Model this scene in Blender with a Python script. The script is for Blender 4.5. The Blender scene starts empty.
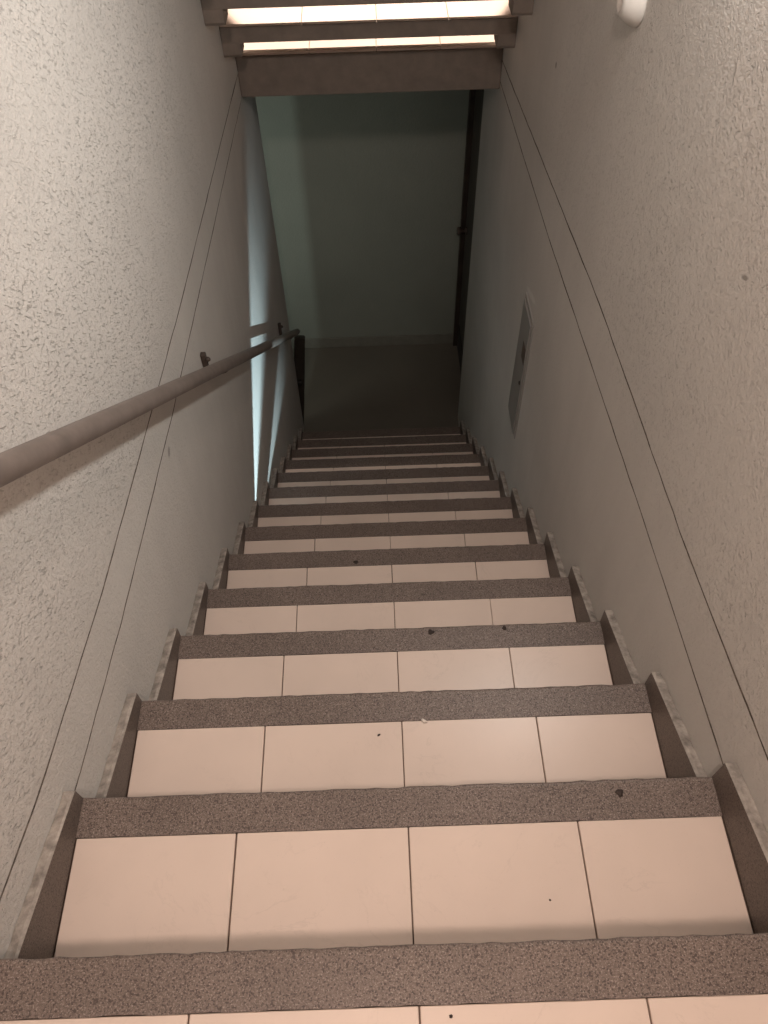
import bpy, bmesh, math, random
from mathutils import Vector, Matrix
random.seed(7)
sc = bpy.context.scene
COL = sc.collection

# ------------------------------------------------------------------ measures
RUN, RISE, ND = 0.2514, 0.2038, 0.0625      # going, rise, granite nosing depth
XI, XW = 0.50, 0.52                          # skirting face, wall face
LAST = 13                                    # last nosing above the lower landing
ZF = -(LAST + 1) * RISE                      # lower landing level
YB = 4.29                                    # back wall
YL, YR = 3.50, 3.54                          # where the side walls end
OH = 0.028                                   # nosing overhang

# ------------------------------------------------------------------ node helpers
def new_mat(name):
    m = bpy.data.materials.new(name); m.use_nodes = True
    nt = m.node_tree; nt.nodes.clear()
    out = nt.nodes.new('ShaderNodeOutputMaterial')
    b = nt.nodes.new('ShaderNodeBsdfPrincipled')
    nt.links.new(b.outputs[0], out.inputs[0])
    tc = nt.nodes.new('ShaderNodeTexCoord')
    return m, nt, b, tc

def N(nt, kind, **kw):
    n = nt.nodes.new(kind)
    for k, v in kw.items():
        if k.startswith('i_'):
            key = k[2:]
            key = int(key) if key.isdigit() else key.replace('_', ' ')
            n.inputs[key].default_value = v
        else:
            setattr(n, k, v)
    return n

def mapping(nt, vec, scale=(1, 1, 1), rot=(0, 0, 0)):
    # rotate first, then stretch
    a = N(nt, 'ShaderNodeVectorRotate', rotation_type='EULER_XYZ')
    a.inputs['Rotation'].default_value = rot
    nt.links.new(vec, a.inputs['Vector'])
    mu = N(nt, 'ShaderNodeVectorMath', operation='MULTIPLY')
    nt.links.new(a.outputs[0], mu.inputs[0]); mu.inputs[1].default_value = scale
    return mu.outputs[0]

def ramp(nt, fac, stops, interp='LINEAR'):
    r = nt.nodes.new('ShaderNodeValToRGB'); r.color_ramp.interpolation = interp
    e = r.color_ramp.elements
    while len(e) < len(stops): e.new(0.5)
    for el, (p, c) in zip(e, stops):
        el.position = p
        el.color = (*c, 1) if isinstance(c, tuple) else (c, c, c, 1)
    nt.links.new(fac, r.inputs[0])
    return r.outputs[0]

def mix(nt, fac, a, b, mode='MIX'):
    m = nt.nodes.new('ShaderNodeMix'); m.data_type = 'RGBA'; m.blend_type = mode
    for key, v in ((0, fac), (6, a), (7, b)):
        if isinstance(v, (int, float)): m.inputs[key].default_value = v
        elif isinstance(v, tuple): m.inputs[key].default_value = (*v, 1)
        else: nt.links.new(v, m.inputs[key])
    return m.outputs[2]

def math_(nt, op, a, b=0.0, clamp=False):
    m = nt.nodes.new('ShaderNodeMath'); m.operation = op; m.use_clamp = clamp
    for i, v in ((0, a), (1, b)):
        if isinstance(v, (int, float)): m.inputs[i].default_value = v
        else: nt.links.new(v, m.inputs[i])
    return m.outputs[0]

def noise(nt, vec, scale, detail=3, rough=.55, dist=0):
    n = N(nt, 'ShaderNodeTexNoise', i_Scale=scale, i_Detail=detail, i_Roughness=rough, i_Distortion=dist)
    nt.links.new(vec, n.inputs['Vector'])
    return n.outputs['Fac']

def bump(nt, b, height, strength, distance):
    bp = N(nt, 'ShaderNodeBump', i_Strength=strength, i_Distance=distance)
    nt.links.new(height, bp.inputs['Height']); nt.links.new(bp.outputs[0], b.inputs['Normal'])

# ------------------------------------------------------------------ materials
def plaster(name, base, coarse, groove=None, scuffs=(), sign=1):
    """worm-grain plaster; coarse above the double groove, fine below it"""
    m, nt, b, tc = new_mat(name)
    P = tc.outputs['Object']
    sep = N(nt, 'ShaderNodeSeparateXYZ'); nt.links.new(P, sep.inputs[0])
    X, Y, Z = sep.outputs
    big = noise(nt, P, 1.6, 3, .6)
    c = mix(nt, ramp(nt, big, [(.3, 0.0), (.75, 1.0)]), tuple(v * .90 for v in base), tuple(min(1, v * 1.06) for v in base))
    # trowel grain: short slanting strokes
    v = mapping(nt, P, (1, 1.0, 3.6), (sign * math.radians(38), 0, 0))
    g1 = noise(nt, v, 66, 3, .6, .35)
    strokes = ramp(nt, g1, [(.30, 0.0), (.41, 1.0)])
    v2 = mapping(nt, P, (1, 1, 2.2), (sign * math.radians(-25), 0, 0))
    g2 = noise(nt, v2, 95, 3, .6, .3)
    strokes2 = ramp(nt, g2, [(.27, 0.0), (.38, 1.0)])
    patch = ramp(nt, noise(nt, P, 3.3, 2), [(.33, 0.4), (.6, 1.0)])
    fine = noise(nt, P, 160, 3, .7)
    # coarse mask: above the groove (height above a line), fading ahead
    line = math_(nt, 'ADD', Z, math_(nt, 'MULTIPLY', Y, .11))
    above = math_(nt, 'MULTIPLY', math_(nt, 'ADD', line, .13), 9, True)
    fade = math_(nt, 'SUBTRACT', 1.0, math_(nt, 'MULTIPLY', math_(nt, 'SUBTRACT', Y, 1.1), .42, True), True)
    cm = math_(nt, 'MULTIPLY', math_(nt, 'ADD', math_(nt, 'MULTIPLY', above, .75), .25), math_(nt, 'ADD', math_(nt, 'MULTIPLY', fade, .8), .2))
    cm = math_(nt, 'MULTIPLY', cm, patch)
    st = math_(nt, 'MULTIPLY', strokes, strokes2)
    inv = math_(nt, 'SUBTRACT', 1.0, st)
    dirt = math_(nt, 'MULTIPLY', math_(nt, 'MULTIPLY', inv, cm), .42 * coarse)
    c = mix(nt, dirt, c, tuple(v * .45 for v in base))
    # faint vertical roller streaks
    sv = mapping(nt, P, (1, 9, .35))
    sf = noise(nt, sv, 2.2, 3, .6)
    c = mix(nt, ramp(nt, sf, [(.35, .10), (.6, 0.0)]), c, tuple(v * .72 for v in base))
    # scuffs with a shape of their own
    for (y, z, a, w, h, ang) in scuffs:
        ca, sa = math.cos(ang), math.sin(ang)
        dy = math_(nt, 'SUBTRACT', Y, y); dz = math_(nt, 'SUBTRACT', Z, z)
        u = math_(nt, 'DIVIDE', math_(nt, 'ADD', math_(nt, 'MULTIPLY', dy, ca), math_(nt, 'MULTIPLY', dz, sa)), w)
        t = math_(nt, 'DIVIDE', math_(nt, 'SUBTRACT', math_(nt, 'MULTIPLY', dz, ca), math_(nt, 'MULTIPLY', dy, sa)), h)
        d = math_(nt, 'SQRT', math_(nt, 'ADD', math_(nt, 'MULTIPLY', u, u), math_(nt, 'MULTIPLY', t, t)))
        d = math_(nt, 'ADD', d, math_(nt, 'MULTIPLY', noise(nt, P, 120, 2), .9))
        k = math_(nt, 'MULTIPLY', math_(nt, 'SUBTRACT', 1.45, d), 2.5, True)
        c = mix(nt, math_(nt, 'MULTIPLY', k, abs(a)), c, (.06, .045, .035) if a > 0 else (.80, .78, .75))
    nt.links.new(c, b.inputs['Base Color'])
    b.inputs['Roughness'].default_value = .82
    b.inputs['Specular IOR Level'].default_value = .25
    hgt = math_(nt, 'ADD', math_(nt, 'MULTIPLY', math_(nt, 'MULTIPLY', st, cm), 1.0),
                math_(nt, 'ADD', math_(nt, 'MULTIPLY', fine, .8), math_(nt, 'MULTIPLY', noise(nt, P, 75, 4, .7), 1.15)))
    bump(nt, b, hgt, .8, .0018 + .0022 * coarse)
    return m

M = {}
WALL = (.64, .61, .572)
M['plaster_left'] = plaster('plaster_left', WALL, 1.0, scuffs=[(1.121, -.369, .45, .016, .011, 0.5), (2.36, -1.0, .0, .01, .01, 0)], sign=1)
M['plaster_right'] = plaster('plaster_right', WALL, .7, scuffs=[
    (.78, .349, .55, .012, .005, -.5), (1.026, .521, .40, .026, .003, 1.25), (2.168, .024, .6, .010, .010, 0),
    (2.03, -.66, -.5, .10, .015, -.35)], sign=-1)
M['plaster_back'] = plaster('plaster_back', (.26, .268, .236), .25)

def granite(name, dark, mid, light):
    m, nt, b, tc = new_mat(name); P = tc.outputs['Object']
    n1 = noise(nt, P, 300, 4, .8)
    n2 = noise(nt, P, 480, 2, .7)
    vo = N(nt, 'ShaderNodeTexVoronoi', i_Scale=560.0); nt.links.new(P, vo.inputs['Vector'])
    c = mix(nt, ramp(nt, n1, [(.34, 0.0), (.66, 1.0)]), dark, mid)
    c = mix(nt, ramp(nt, n2, [(.55, 0.0), (.66, .85)]), c, light)
    sep = N(nt, 'ShaderNodeSeparateColor'); nt.links.new(vo.outputs['Color'], sep.inputs[0])
    c = mix(nt, ramp(nt, sep.outputs[0], [(.80, 0.0), (.86, .75)]), c, tuple(v * .45 for v in dark))
    c = mix(nt, ramp(nt, noise(nt, P, 5, 3), [(.35, .22), (.6, 0.0)]), c, tuple(v * .6 for v in dark))
    nt.links.new(c, b.inputs['Base Color'])
    b.inputs['Roughness'].default_value = .48
    b.inputs['Specular IOR Level'].default_value = .4
    bump(nt, b, n1, .25, .0008)
    return m
M['granite'] = granite('granite', (.105, .078, .066), (.235, .185, .160), (.40, .34, .30))
M['granite_skirt'] = granite('granite_skirt', (.085, .064, .054), (.16, .125, .105), (.24, .20, .17))

def tile(name, base):
    m, nt, b, tc = new_mat(name); P = tc.outputs['Object']
    w = noise(nt, P, 5.5, 6, .62, 1.6)
    vein = ramp(nt, math_(nt, 'ABSOLUTE', math_(nt, 'SUBTRACT', w, .5)), [(0.0, 1.0), (.012, 0.0)])
    msk = ramp(nt, noise(nt, P, 9, 2), [(.45, 0.0), (.65, 1.0)])
    c = mix(nt, ramp(nt, noise(nt, P, 3.2, 4), [(.3, 0.0), (.7, 1.0)]), tuple(v * .93 for v in base), tuple(min(1, v * 1.04) for v in base))
    c = mix(nt, math_(nt, 'MULTIPLY', math_(nt, 'MULTIPLY', vein, msk), .16), c, tuple(v * .55 for v in base))
    c = mix(nt, ramp(nt, noise(nt, P, 420, 2), [(.70, 0.0), (.76, .25)]), c, tuple(v * .5 for v in base))
    nt.links.new(c, b.inputs['Base Color'])
    b.inputs['Roughness'].default_value = .34
    b.inputs['Specular IOR Level'].default_value = .42
    bump(nt, b, w, .12, .002)
    return m
M['tile'] = tile('tile', (.72, .595, .515))

def simple(name, col, rough=.6, metal=0, var=.12, scale=30, bstr=.15, bdist=.001, spec=.4):
    m, nt, b, tc = new_mat(name); P = tc.outputs['Object']
    n = noise(nt, P, scale, 4, .6)
    c = mix(nt, ramp(nt, n, [(.3, 0.0), (.7, 1.0)]), tuple(v * (1 - var) for v in col), tuple(min(1, v * (1 + var)) for v in col))
    nt.links.new(c, b.inputs['Base Color'])
    b.inputs['Roughness'].default_value = rough; b.inputs['Metallic'].default_value = metal
    b.inputs['Specular IOR Level'].default_value = spec
    bump(nt, b, n, bstr, bdist)
    return m
M['grout'] = simple('grout', (.20, .145, .115), .9)
M['groove_shade_dirt'] = simple('groove_shade_dirt', (.13, .105, .085), .95, var=.6, scale=60)  # groove shadow painted in as a dark tone, together with dirt
M['concrete'] = simple('concrete', (.20, .165, .14), .85, scale=22, bstr=.4, bdist=.003)
M['skirt_top'] = simple('skirt_top', (.33, .295, .262), .9, var=.45, scale=45, bstr=.6, bdist=.003)
M['rail_paint'] = simple('rail_paint', (.175, .143, .126), .42, var=.18, scale=18)
M['iron'] = simple('iron', (.085, .065, .055), .6, .3)
M['panel_paint'] = simple('panel_paint', (.29, .278, .262), .42, var=.05, scale=8)
M['panel_frame'] = simple('panel_frame', (.34, .322, .30), .5, var=.05, scale=8)
M['sticker'] = simple('sticker', (.085, .055, .040), .5)
M['black'] = simple('black', (.02, .018, .016), .5)
M['white_plastic'] = simple('white_plastic', (.58, .555, .52), .4, var=.03, scale=6)
M['socket_grey'] = simple('socket_grey', (.30, .28, .26), .6)
M['dark_wood'] = simple('dark_wood', (.045, .038, .030), .5, var=.25, scale=14)
M['door_brown'] = simple('door_brown', (.040, .030, .024), .5, var=.2, scale=9)
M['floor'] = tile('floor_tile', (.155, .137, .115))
M['gum'] = simple('gum', (.035, .024, .020), .7)
M['crumb'] = simple('crumb', (.70, .64, .58), .8)
M['base_tile'] = simple('base_tile', (.20, .19, .165), .5, var=.08)

# ------------------------------------------------------------------ mesh helpers
def link(name, bm, mats, parent=None, smooth=False):
    me = bpy.data.meshes.new(name)
    bmesh.ops.recalc_face_normals(bm, faces=bm.faces[:])
    bm.to_mesh(me); bm.free()
    if not isinstance(mats, (list, tuple)): mats = [mats]
    for m in mats: me.materials.append(m)
    if smooth:
        for p in me.polygons: p.use_smooth = True
    o = bpy.data.objects.new(name, me); COL.objects.link(o)
    if parent:
        o.parent = parent
        o.matrix_parent_inverse = parent_world(parent).inverted()
    return o

def parent_world(o):
    w = Matrix.Translation(o.location)
    return w if o.parent is None else parent_world(o.parent) @ o.matrix_parent_inverse @ w

def empty(name, loc, label, cat, group=None):
    o = bpy.data.objects.new(name, None); COL.objects.link(o)
    o.location = loc; o.empty_display_size = .1
    o['label'] = label; o['category'] = cat
    if group: o['group'] = group
    return o

def tag(o, label, cat, group=None):
    o['label'] = label; o['category'] = cat
    if group: o['group'] = group
    return o

def struct(o):
    o['kind'] = 'structure'; return o

def box(bm, x0, x1, y0, y1, z0, z1, bev=0, seg=2, mi=0):
    r = bmesh.ops.create_cube(bm, size=1)
    vs = r['verts']
    for v in vs:
        v.co = ((x0 + x1) / 2 + v.co.x * (x1 - x0), (y0 + y1) / 2 + v.co.y * (y1 - y0), (z0 + z1) / 2 + v.co.z * (z1 - z0))
    es = list({e for v in vs for e in v.link_edges})
    fs = list({f for v in vs for f in v.link_faces})
    for f in fs: f.material_index = mi
    if bev:
        bmesh.ops.bevel(bm, geom=es, offset=bev, segments=seg, profile=.5, affect='EDGES')
    return bm

def prism_x(bm, poly, x0, x1, mis=None):
    """polygon of (y, z) points extruded along x"""
    a = [bm.verts.new((x0, y, z)) for y, z in poly]; b = [bm.verts.new((x1, y, z)) for y, z in poly]
    n = len(poly)
    bm.faces.new(a); bm.faces.new(b[::-1])
    for i in range(n):
        f = bm.faces.new((a[i], a[(i + 1) % n], b[(i + 1) % n], b[i]))
        if mis: f.material_index = mis.get(i, 0)
    return bm

def tube(bm, pts, rad, seg=20, cap=True):
    pts = [Vector(p) for p in pts]; rings = []
    up = Vector((0, 0, 1)); prev = None
    for i, p in enumerate(pts):
        d = (pts[min(i + 1, len(pts) - 1)] - pts[max(i - 1, 0)]).normalized()
        if prev is None:
            a = d.cross(up)
            if a.length < 1e-4: a = d.cross(Vector((1, 0, 0)))
            a.normalize()
        else:
            a = (prev - d * prev.dot(d)).normalized()
        prev = a; c = d.cross(a)
        r = rad[i] if isinstance(rad, (list, tuple)) else rad
        rings.append([bm.verts.new(p + (a * math.cos(t) + c * math.sin(t)) * r) for t in [2 * math.pi * k / seg for k in range(seg)]])
    for r0, r1 in zip(rings, rings[1:]):
        for k in range(seg):
            bm.faces.new((r0[k], r0[(k + 1) % seg], r1[(k + 1) % seg], r1[k]))
    if cap:
        bm.faces.new(rings[0][::-1]); bm.faces.new(rings[-1])
    return bm

def lathe(bm, prof, origin, axis, seg=40, mi=None):
    """profile of (distance along axis, radius)"""
    axis = Vector(axis).normalized(); a = axis.orthogonal().normalized(); c = axis.cross(a); o = Vector(origin)
    rings = []
    for h, r in prof:
        rings.append([bm.verts.new(o + axis * h + (a * math.cos(t) + c * math.sin(t)) * r) for t in [2 * math.pi * k / seg for k in range(seg)]])
    for i, (r0, r1) in enumerate(zip(rings, rings[1:])):
        for k in range(seg):
            f = bm.faces.new((r0[k], r0[(k + 1) % seg], r1[(k + 1) % seg], r1[k])); f.smooth = True
    bm.faces.new(rings[0][::-1]); bm.faces.new(rings[-1])
    return bm

# ------------------------------------------------------------------ room shell
ZT = 3.30          # ceiling height above datum
Y0 = -2.30
def lerp_poly(pts, y):
    if y <= pts[0][0]:
        (a, b), (c, d) = pts[0], pts[1]
    elif y >= pts[-1][0]:
        (a, b), (c, d) = pts[-2], pts[-1]
    else:
        for (a, b), (c, d) in zip(pts, pts[1:]):
            if a <= y <= c: break
    return b + (d - b) * (y - a) / (c - a)

def side_wall(name, s, y_end, thick, g_hi, g_lo, mat, gy_end=3.12):
    """wall face at x = s*XW with a double groove cut into the plaster"""
    bm = bmesh.new()
    ys = [Y0, -1.2, -.6, -.2, 0, .2, .4, .6, .9, 1.2, 1.6, 2.0, 2.5, 2.9, gy_end]
    gw, gd = .0048, .004
    rnd = random.Random(3 if s < 0 else 4)
    cols = []
    fine = []
    for a, b in zip(ys, ys[1:]):
        n = max(1, int((b - a) / .05))
        fine += [a + (b - a) * i / n for i in range(n)]
    fine.append(gy_end)
    for y in fine:
        zh = lerp_poly(g_hi, y) + rnd.uniform(-.0012, .0012)
        zl = lerp_poly(g_lo, y) + rnd.uniform(-.0012, .0012)
        wv = rnd.uniform(.7, 1.25) * gw
        prof = [(0, ZT), (0, zh + wv / 2), (gd, zh + wv * .25), (gd, zh - wv * .25), (0, zh - wv / 2),
                (0, zl + wv / 2), (gd, zl + wv * .25), (gd, zl - wv * .25), (0, zl - wv / 2), (0, ZF)]
        cols.append([bm.verts.new((s * (XW + d), y, z)) for d, z in prof])
    for a, b in zip(cols, cols[1:]):
        for k in range(len(a) - 1):
            f = bm.faces.new((a[k], a[k + 1], b[k + 1], b[k]))
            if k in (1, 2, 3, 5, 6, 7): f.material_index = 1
    # plain stretch to the end, and the body behind
    e = [bm.verts.new((s * XW, y_end, v.co.z)) for v in cols[-1]]
    flat = [0, 1, 4, 5, 8, 9]
    for k in range(len(e) - 1):
        bm.faces.new((cols[-1][k], cols[-1][k + 1], e[k + 1], e[k]))
    t0 = bm.verts.new((s * (XW + thick), Y0, ZT)); b0 = bm.verts.new((s * (XW + thick), Y0, ZF))
    t1 = bm.verts.new((s * (XW + thick), y_end, ZT)); b1 = bm.verts.new((s * (XW + thick), y_end, ZF))
    bm.faces.new((t0, b0, b1, t1))
    bm.faces.new([c[0] for c in cols] + [e[0], t1, t0])
    bm.faces.new([c[-1] for c in cols] + [e[-1], b1, b0])
    bm.faces.new(e + [b1, t1]); bm.faces.new(cols[0] + [b0, t0])
    return struct(link(name, bm, [mat, M['groove_shade_dirt']]))

side_wall('wall_left', -1, YL, .058,
          [(.073, -.041), (.227, -.085), (.583, -.152), (1.148, -.219), (1.544, -.262), (3.197, -.398)],
          [(.07, -.165), (.283, -.217), (.61, -.274), (1.209, -.345), (1.657, -.380), (3.117, -.486)], M['plaster_left'])
side_wall('wall_right', 1, YR, .12,
          [(.219, -.042), (.587, -.092), (1.35, -.150), (2.886, -.347)],
          [(.281, -.197), (.81, -.246), (1.928, -.365), (2.958, -.444)], M['plaster_right'])
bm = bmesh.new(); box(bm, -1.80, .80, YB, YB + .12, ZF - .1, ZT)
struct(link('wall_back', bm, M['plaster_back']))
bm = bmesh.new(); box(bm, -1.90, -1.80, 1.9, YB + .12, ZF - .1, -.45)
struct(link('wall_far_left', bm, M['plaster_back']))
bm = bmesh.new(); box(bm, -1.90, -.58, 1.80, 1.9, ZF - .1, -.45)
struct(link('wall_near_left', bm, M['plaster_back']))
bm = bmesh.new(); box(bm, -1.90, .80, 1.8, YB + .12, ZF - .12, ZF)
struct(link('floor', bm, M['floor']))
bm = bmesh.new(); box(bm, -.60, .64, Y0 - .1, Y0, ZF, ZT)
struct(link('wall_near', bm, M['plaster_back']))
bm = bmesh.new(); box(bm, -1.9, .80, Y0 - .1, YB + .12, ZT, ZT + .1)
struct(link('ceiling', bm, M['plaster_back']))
bm = bmesh.new(); box(bm, -1.80, .56, YB - .012, YB, ZF, ZF + .085, .003)
struct(link('baseboard_back', bm, M['base_tile']))

# dark door in the right side of the lower landing
bm = bmesh.new()
box(bm, .575, .615, YR + .04, YB - .04, ZF + .012, ZF + 2.05, .003)
d1 = struct(link('door_1', bm, M['door_brown']))
bm = bmesh.new()
box(bm, .545, .62, YR, YR + .04, ZF, ZF + 2.1, .003); box(bm, .545, .62, YB - .04, YB - .002, ZF, ZF + 2.1, .003)
box(bm, .545, .62, YR, YB - .002, ZF + 2.06, ZF + 2.12, .003)
link('door_frame', bm, M['door_brown'], d1)
bm = bmesh.new(); box(bm, .571, .576, YR + .07, YB - .07, ZF + .03, ZF + .22, .002)
link('kick_plate', bm, M['black'], d1)
bm = bmesh.new(); lathe(bm, [(0, .024), (.006, .024), (.008, .012), (.03, .011), (.035, .024), (.055, .026), (.062, .018)], (.575, YB - .11, ZF + 1.0), (-1, 0, 0), 24)
link('door_knob', bm, M['iron'], d1)
bm = bmesh.new(); box(bm, .58, .80, YR, YB, ZF + 2.12, -.50); box(bm, .615, .80, YR - .02, YB, ZF, ZF + 2.12)
struct(link('wall_far_right', bm, M['plaster_back']))

# ------------------------------------------------------------------ main staircase
stair = empty('staircase', (0, LAST * RUN, ZF), 'flight of cream tiled steps with brown granite nosings descending between two plaster walls', 'stairs')

def nosing_mesh(y, z, seed):
    """granite strip: flat back, eased and slightly chipped front edge"""
    rnd = random.Random(seed)
    bm = bmesh.new()
    n = 60; r = .006; th = .036
    rings = []
    for i in range(n + 1):
        x = -XW + .0005 + (2 * XW - .001) * i / n
        j = rnd.uniform(-.0011, .0011); jb = rnd.uniform(-.0010, .0010)
        pr = [(y - ND + jb, z - th), (y - ND + jb, z), (y - r + j, z)]
        for k in range(1, 5):
            a = math.pi / 2 * k / 4
            pr.append((y - r + r * math.sin(a) + j, z - r + r * math.cos(a)))
        pr.append((y + j, z - th))
        rings.append([bm.verts.new((x, p, q)) for p, q in pr])
    for a, b in zip(rings, rings[1:]):
        for k in range(len(a)):
            bm.faces.new((a[k], a[(k + 1) % len(a)], b[(k + 1) % len(a)], b[k]))
    bm.faces.new(rings[0]); bm.faces.new(rings[-1][::-1])
    return bm

SEAMS = [-.4995, -.2515, .0135, .2755, .4995]
def tile_mesh(y0, y1, z, seed):
    rnd = random.Random(seed); bm = bmesh.new(); g = .0010
    for a, b in zip(SEAMS, SEAMS[1:]):
        dz = rnd.uniform(-.0006, .0006)
        box(bm, a + g + rnd.uniform(-.0005, .0005), b - g + rnd.uniform(-.0005, .0005), y0, y1 - .0005, z - .010, z + dz, .0010, 1)
    return bm

def skirting_mesh(s, y0, y1, z, h0, h1, seed):
    """granite upstand, taller at the riser, lower at the nosing, rough mortar on top"""
    rnd = random.Random(seed); bm = bmesh.new(); n = 14
    A = []; 
    for i in range(n + 1):
        t = i / n; y = y0 + (y1 - y0) * t; h = h0 + (h1 - h0) * t
        j = rnd.uniform(-.002, .002); k = rnd.uniform(0, .004)
        A.append([bm.verts.new((s * (XI), y, z + .0005)), bm.verts.new((s * (XI), y, z + h)),
                  bm.verts.new((s * (XI + .0045 + rnd.uniform(-.001, .002)), y, z + h + .0008 + j * .2)),
                  bm.verts.new((s * (XW - .0006), y, z + h - .006 + k)), bm.verts.new((s * (XW - .0006), y, z + .0005))])
    for a, b in zip(A, A[1:]):
        for k in range(5):
            f = bm.faces.new((a[k], a[(k + 1) % 5], b[(k + 1) % 5], b[k]))
            if k in (1, 2): f.material_index = 1
    bm.faces.new(A[0]); bm.faces.new(A[-1][::-1])
    return bm

for k in range(-4, LAST + 1):
    y1 = k * RUN; z = -k * RISE; y0 = y1 - RUN - OH
    bm = bmesh.new()
    zb = z - RISE if k < LAST else ZF
    prism_x(bm, [(y0 - .0, z - .008), (y1 - ND + .002, z - .008), (y1 - ND + .002, z - .036), (y1 - OH, z - .036), (y1 - OH, zb - .008), (y0, zb - .008)], -XW + .001, XW - .001)
    st = link('step', bm, M['grout'], stair)
    link('nosing', nosing_mesh(y1, z, 100 + k), M['granite'], st)
    link('tread_tiles', tile_mesh(y0 + .001, y1 - ND, z, 200 + k), M['tile'], st)
    for s in (-1, 1):
        h0, h1 = ((.125, .036) if s < 0 else (.150, .058))
        rn = random.Random(k * 7 + s)
        h0 += rn.uniform(-.008, .008); h1 += rn.uniform(-.006, .006)
        link('skirting', skirting_mesh(s, y0 + .001, y1 - .002, z, h0, h1, 300 + 2 * k + s), [M['granite_skirt'], M['skirt_top']], st)
# landing where the photographer came from
bm = bmesh.new(); box(bm, -XW + .001, XW - .001, Y0, -5 * RUN - OH - .001, 5 * RISE - RISE - .15, 5 * RISE)
struct(link('floor_upper', bm, M['tile']))

# ------------------------------------------------------------------ upper flight, open risers, seen from below
ZU = -.316; YU = 3.10
up = empty('staircase', (0, YU, ZU), 'upper flight of open-riser treads crossing overhead at the top of the picture', 'stairs')
bm = bmesh.new(); box(bm, -XW + .0005, XW - .0005, YU, YB - .001, ZU - .165, ZU - .008, .004); 
ld = link('landing_slab', bm, M['concrete'], up)
bm = bmesh.new(); box(bm, -1.78, -XW - .001, YL + .001, YB - .001, ZU - .165, ZU)
struct(link('ceiling_lower', bm, M['concrete']))
bm = bmesh.new(); g = .0012
ys = [YU + .002, YU + .27, YU + .54, YU + .81, YB - .005]
xs = [-.518, -.2335, .0275, .277, .518]
for ya, yb in zip(ys, ys[1:]):
    for xa, xb in zip(xs, xs[1:]):
        box(bm, xa + g, xb - g, ya + g, yb - g, ZU - .0085, ZU, .001, 1)
link('landing_tiles', bm, M['tile'], ld)
for n in range(1, 14):
    yn = YU - n * RUN; z = ZU + n * RISE
    bm = bmesh.new(); box(bm, -XW + .0005, XW - .0005, yn, yn + RUN + .03, z - .062, z - .008, .003)
    t = link('tread', bm, M['concrete'], up)
    bm = bmesh.new()
    for xa, xb in zip(xs, xs[1:]):
        box(bm, xa + g, xb - g, yn + .002, yn + RUN - .04, z - .0085, z, .001, 1)
    link('tread_tiles', bm, M['tile'], t)
    bm = bmesh.new(); box(bm, -XW + .0005, XW - .0005, yn + RUN - .039, yn + RUN + .03, z - .0085, z + .0005, .001, 1)
    link('nosing', bm, M['granite'], t)
    for s in (-1, 1):
        bm = bmesh.new()
        poly = [(yn + .001, z - .061), (yn + .001, z - .100), (yn + .008, z - .110), (yn + .02, z - .113), (yn + .10, z - .113), (yn + .12, z - .061)]
        prism_x(bm, poly, s * .456, s * (XW - .0005))
        link('bracket', bm, M['concrete'], t)

# ------------------------------------------------------------------ handrail
hr = empty('handrail', (-.52, 1.3, -.9), 'round grey-brown painted metal handrail running down the left wall', 'handrail')
A = Vector((-.45, .449, .370)); B = Vector((-.45, 2.987, -1.617)); D = (B - A)
P0 = A - D * .32; P1 = A + D * 1.118
bm = bmesh.new()
dn = D.normalized()
pts = [P0] + [P0 + (P1 - P0) * i / 40 for i in range(1, 40)] + [P1 - dn * .006, P1]
rr = [.0178] * (len(pts) - 2) + [.0172, .011]
tube(bm, pts, rr, 24)
link('rail', bm, M['rail_paint'], hr, True)
def bracket(y, zw):
    t = (y - A.y) / D.y; c = A + D * t
    bm = bmesh.new()
    # flat strap on the wall, hooked over and under the pipe
    box(bm, -XW + .0005, -XW + .016, y - .008, y + .008, c.z - .045, zw, .0025)
    b = link('bracket', bm, M['iron'], hr)
    bm = bmesh.new()
    tube(bm, [(-XW + .004, y, c.z - .030), (-XW + .035, y, c.z - .034), (-.46, y, c.z - .026), (-.45, y, c.z - .0165)], .0055, 12)
    link('bracket_arm', bm, M['iron'], b, True)
    for zz in (zw - .020, c.z - .038):
        bm = bmesh.new(); lathe(bm, [(0, .0075), (.006, .0075), (.011, .005), (.013, .002)], (-XW + .015, y - .002, zz), (1, -.3, 0), 14)
        link('bolt_head', bm, M['iron'], b)
bracket(1.59, -.478); bracket(3.09, -1.625); bracket(.10, .725)

# ------------------------------------------------------------------ electrical panel on the right wall
pn = empty('electrical_panel', (.52, 2.005, -1.26), 'narrow upright grey metal electrical panel set flush in the right wall', 'electrical panel')
bm = bmesh.new()
y0, y1, z0, z1 = 1.915, 2.095, -1.262, -.698
box(bm, XW - .004, XW + .03, y0, y1, z0, z1, .0015)
link('panel_frame', bm, M['panel_frame'], pn)
bm = bmesh.new(); box(bm, XW - .010, XW - .004, y0 + .014, y1 - .014, z0 + .014, z1 - .014, .002)
dr = link('panel_door', bm, M['panel_paint'], pn)
bm = bmesh.new(); box(bm, XW - .0112, XW - .0098, 1.938, 1.990, -.895, -.825)
o = link('sticker', bm, M['sticker'], dr); o['label'] = 'small dark brown sticker'
bm = bmesh.new(); lathe(bm, [(0, .008), (.003, .008), (.004, .006)], (XW - .0098, 1.949, -.991), (-1, 0, 0), 16)
o = link('lock', bm, M['black'], dr); o['label'] = 'small round black lock'

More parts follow.
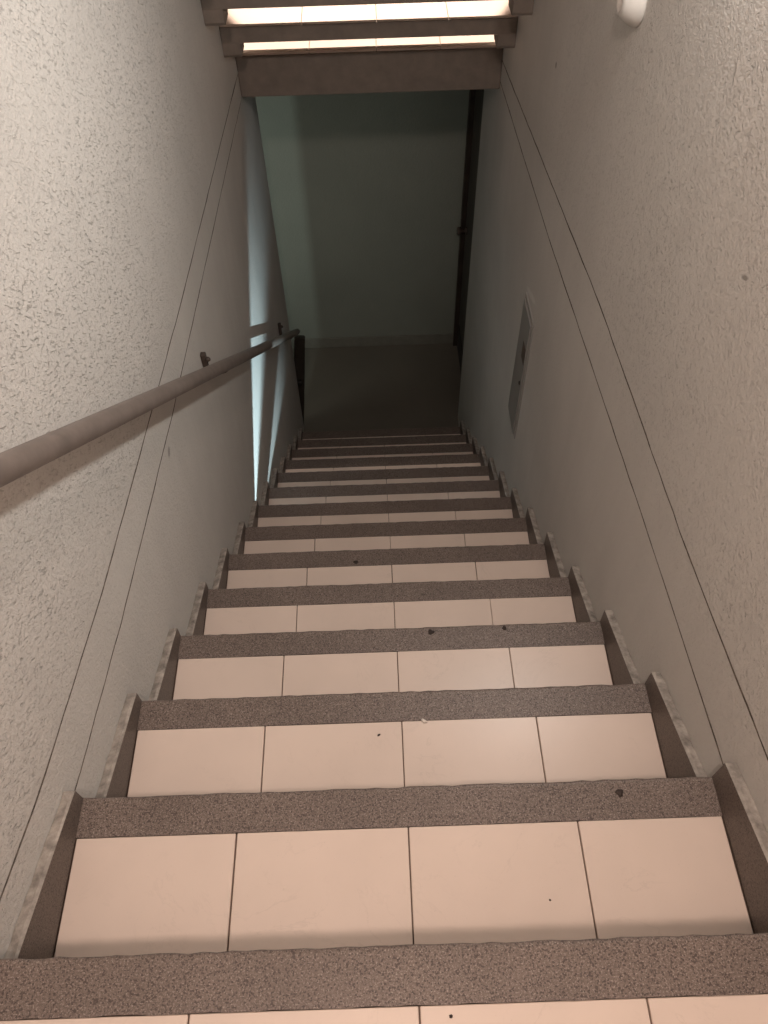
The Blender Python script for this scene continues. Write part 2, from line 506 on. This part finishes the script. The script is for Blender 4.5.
# ------------------------------------------------------------------ white round fixture
LX = Vector((XW, 1.535, .424))
wl = empty('wall_fixture', LX, 'round white plastic fixture with hollow socket, high on the right wall', 'wall fixture')
ax = (-1, -.0, .0)
bm = bmesh.new()
lathe(bm, [(-.0005, .044), (.004, .0455), (.009, .045), (.015, .0430), (.022, .0395), (.029, .0345), (.035, .0285), (.040, .0225), (.039, .019), (.034, .0175), (.014, .017), (.0135, .002)], LX, ax, 48)
link('fixture_housing', bm, M['white_plastic'], wl, True)
bm = bmesh.new(); lathe(bm, [(.014, .0165), (.024, .0165), (.024, .013), (.017, .012), (.0165, .002)], LX, ax, 32)
link('socket', bm, M['socket_grey'], wl)

# ------------------------------------------------------------------ short dark post at the end of the left wall
po = empty('board', (-.555, 3.52, ZF), 'short dark board leaning at the foot of the left wall below the handrail end', 'board')
bm = bmesh.new()
quad = [(-.595, ZF), (-.522, ZF), (-.494, -2.62), (-.466, -2.36), (-.438, -2.098), (-.443, -2.090), (-.500, -2.085)]
a = [bm.verts.new((x, YL + .006, z)) for x, z in quad]; b = [bm.verts.new((x, YL + .034, z)) for x, z in quad]
bm.faces.new(a); bm.faces.new(b[::-1])
for k in range(len(quad)): bm.faces.new((a[k], a[(k + 1) % len(a)], b[(k + 1) % len(a)], b[k]))
bmesh.ops.bevel(bm, geom=bm.edges[:], offset=.002, segments=2, affect='EDGES')
link('panel', bm, M['dark_wood'], po)
bm = bmesh.new(); lathe(bm, [(0, .012), (.006, .012), (.010, .018), (.022, .019), (.03, .012)], (-.50, YL + .006, -2.44), (0, -1, 0), 20)
link('knob', bm, M['black'], po)

# ------------------------------------------------------------------ bits on the steps
def blob(name, x, y, z, r, h, mat, label, cat, seed, group=None, stretch=1.0, ang=0.0):
    rnd = random.Random(seed); bm = bmesh.new(); seg = 14
    top = bm.verts.new((x, y, z + h)); ring1 = []; ring0 = []
    for k in range(seg):
        t = 2 * math.pi * k / seg; q = r * rnd.uniform(.72, 1.2)
        u, v = q * math.cos(t) * stretch, q * math.sin(t)
        u, v = u * math.cos(ang) - v * math.sin(ang), u * math.sin(ang) + v * math.cos(ang)
        ring1.append(bm.verts.new((x + u * .7, y + v * .7, z + h * .8))); ring0.append(bm.verts.new((x + u, y + v, z)))
    for k in range(seg):
        j = (k + 1) % seg
        bm.faces.new((top, ring1[k], ring1[j])); bm.faces.new((ring1[k], ring0[k], ring0[j], ring1[j]))
    bm.faces.new(ring0)
    return tag(link(name, bm, mat, None, True), label, cat, group)
G = 'dark gum spots on the nosings'
blob('gum_spot', .349, .229, -RISE, .0065, .0015, M['gum'], 'dark round gum spot on the right end of the nearest full nosing', 'stain', 1, G)
blob('gum_spot', .096, .739, -3 * RISE, .0075, .0015, M['gum'], 'dark gum spot at the middle of the third nosing down', 'stain', 2, G)
blob('gum_spot', .270, .743, -3 * RISE, .006, .0015, M['gum'], 'dark gum spot right of centre on the third nosing down', 'stain', 3, G)
blob('gum_spot', -.098, 1.209, -5 * RISE, .008, .0015, M['gum'], 'dark gum spot left of centre on the fifth nosing down', 'stain', 4, G)
blob('crumb', -.031, .414, -2 * RISE, .0020, .002, M['gum'], 'tiny dark crumb on the middle of a cream tile', 'debris', 5, None, 1.8, .4)
blob('crumb', .057, .439, -2 * RISE, .0042, .003, M['crumb'], 'tiny white crumb on a cream tile beside the centre seam', 'debris', 6, None, 1.6, -.6)
blob('crumb', .216, .079, -RISE, .0018, .001, M['gum'], 'tiny dark speck on the large tile right of the centre seam', 'debris', 7)
blob('crumb', .049, -.074, 0, .0022, .001, M['gum'], 'dark speck on the tile at the bottom edge', 'debris', 8)

# ------------------------------------------------------------------ unseen lights added under two nosings to throw blue streaks on the left wall
def added_streak_light(k, lo, hi, near, label):
    yh = k * RUN; zh = -k * RISE - .036; ys = yh - .0235; zs = zh - .0175 if hi > .3 else zh - .009
    fx = empty('added_streak_light', (.30, yh - .01, zh), label, 'added light', 'added unseen lights under the nosings')
    bm = bmesh.new()
    yb = yh - .0035; ya = yb - .002
    zlo = zs + lo * near; zhi = zs + hi * (yb - ys)
    bot = zlo - .016
    box(bm, -.20, .499, ys + near - .0007, ys + near + .0007, bot, zlo)              # lower lip
    box(bm, -.20, .499, yh - OH + .0005, ys + near, bot - .0015, bot)               # tray
    box(bm, -.20, .499, yh - OH + .0005, yb, zh - .0020, zh - .0005)                # lid
    if zhi < zh - .0025: box(bm, -.20, .499, ya, yb, zhi, zh - .0005)               # upper lip
    box(bm, -.20, .499, yh - OH + .0005, yh - OH + .0020, bot, zh - .0005)          # back
    box(bm, .496, .499, yh - OH + .0005, yb, bot, zh - .0005)                       # end
    link('added_louvre', bm, M['black'], fx)
    return ys, zs
SA = added_streak_light(7, .16, .65, .011, 'unseen louvred light added under the seventh nosing down to throw a wall streak')
SB = added_streak_light(8, -.30, -.05, .019, 'unseen louvred light added under the eighth nosing down to throw a wall streak')

# ------------------------------------------------------------------ lights
def light(name, kind, loc, energy, col, size=.1, rot=None, **kw):
    l = bpy.data.lights.new(name, kind); l.energy = energy; l.color = col
    if kind in ('POINT', 'SPOT'): l.shadow_soft_size = size
    if kind == 'AREA': l.size = size
    for a, v in kw.items(): setattr(l, a, v)
    o = bpy.data.objects.new(name, l); COL.objects.link(o); o.location = loc
    if rot is not None:
        o.rotation_euler = Vector(rot).to_track_quat('-Z', 'Y').to_euler()
    return o
light('stair_lamp', 'POINT', (-.10, -.45, 1.93), 62, (1, .79, .685), .07)
light('wall_lamp', 'AREA', (.50, 1.12, .93), 10.0, (1, .97, .92), .10, (-1, 0, -.45))
light('upper_lamp', 'SPOT', (0, 3.12, 1.2), 210, (1, .84, .72), .02, (0, 0, -1), spot_size=math.radians(45), spot_blend=.1)
light('left_flight_daylight', 'AREA', (-.735, 2.7, -1.5), 3.2, (.76, .93, .86), .06, (.12, 1, -.12))
light('landing_daylight', 'AREA', (-1.7, 3.0, -1.4), 7.0, (.90, .96, .84), .9, (1, 0.45, .0))
light('added_streak_lamp', 'SPOT', (.44, *SA), 66.0, (.62, .86, .95), .0012, (-1, .25, .12), spot_size=math.radians(104), spot_blend=1)  # added source for the upper blue streak
light('added_streak_lamp', 'SPOT', (.44, *SB), 27.0, (.62, .86, .95), .0009, (-1, .26, -.05), spot_size=math.radians(84), spot_blend=1)  # added source for the lower blue streak

w = bpy.data.worlds.new('World'); sc.world = w; w.use_nodes = True
w.node_tree.nodes['Background'].inputs[0].default_value = (.6, .6, .6, 1)
w.node_tree.nodes['Background'].inputs[1].default_value = .01

# ------------------------------------------------------------------ camera
cam = bpy.data.cameras.new('Camera'); co = bpy.data.objects.new('Camera', cam); COL.objects.link(co)
cam.sensor_fit = 'VERTICAL'; cam.sensor_height = 36; cam.lens = 790 / 1024 * 36
cam.clip_start = .01
r = Vector((0.99941657, -0.02838609, -0.01899327)); u = Vector((0.03411333, 0.8024135, 0.59579263)); f = Vector((0.00167177, 0.59609295, -0.8029137))
co.matrix_world = Matrix(((r.x, u.x, -f.x, -.0092), (r.y, u.y, -f.y, -.1474), (r.z, u.z, -f.z, 1.0667), (0, 0, 0, 1)))
sc.camera = co
sc.view_settings.view_transform = 'Standard'; sc.view_settings.look = 'None'
sc.view_settings.gamma = 1; sc.view_settings.use_curve_mapping = False
sc.view_settings.exposure = .16
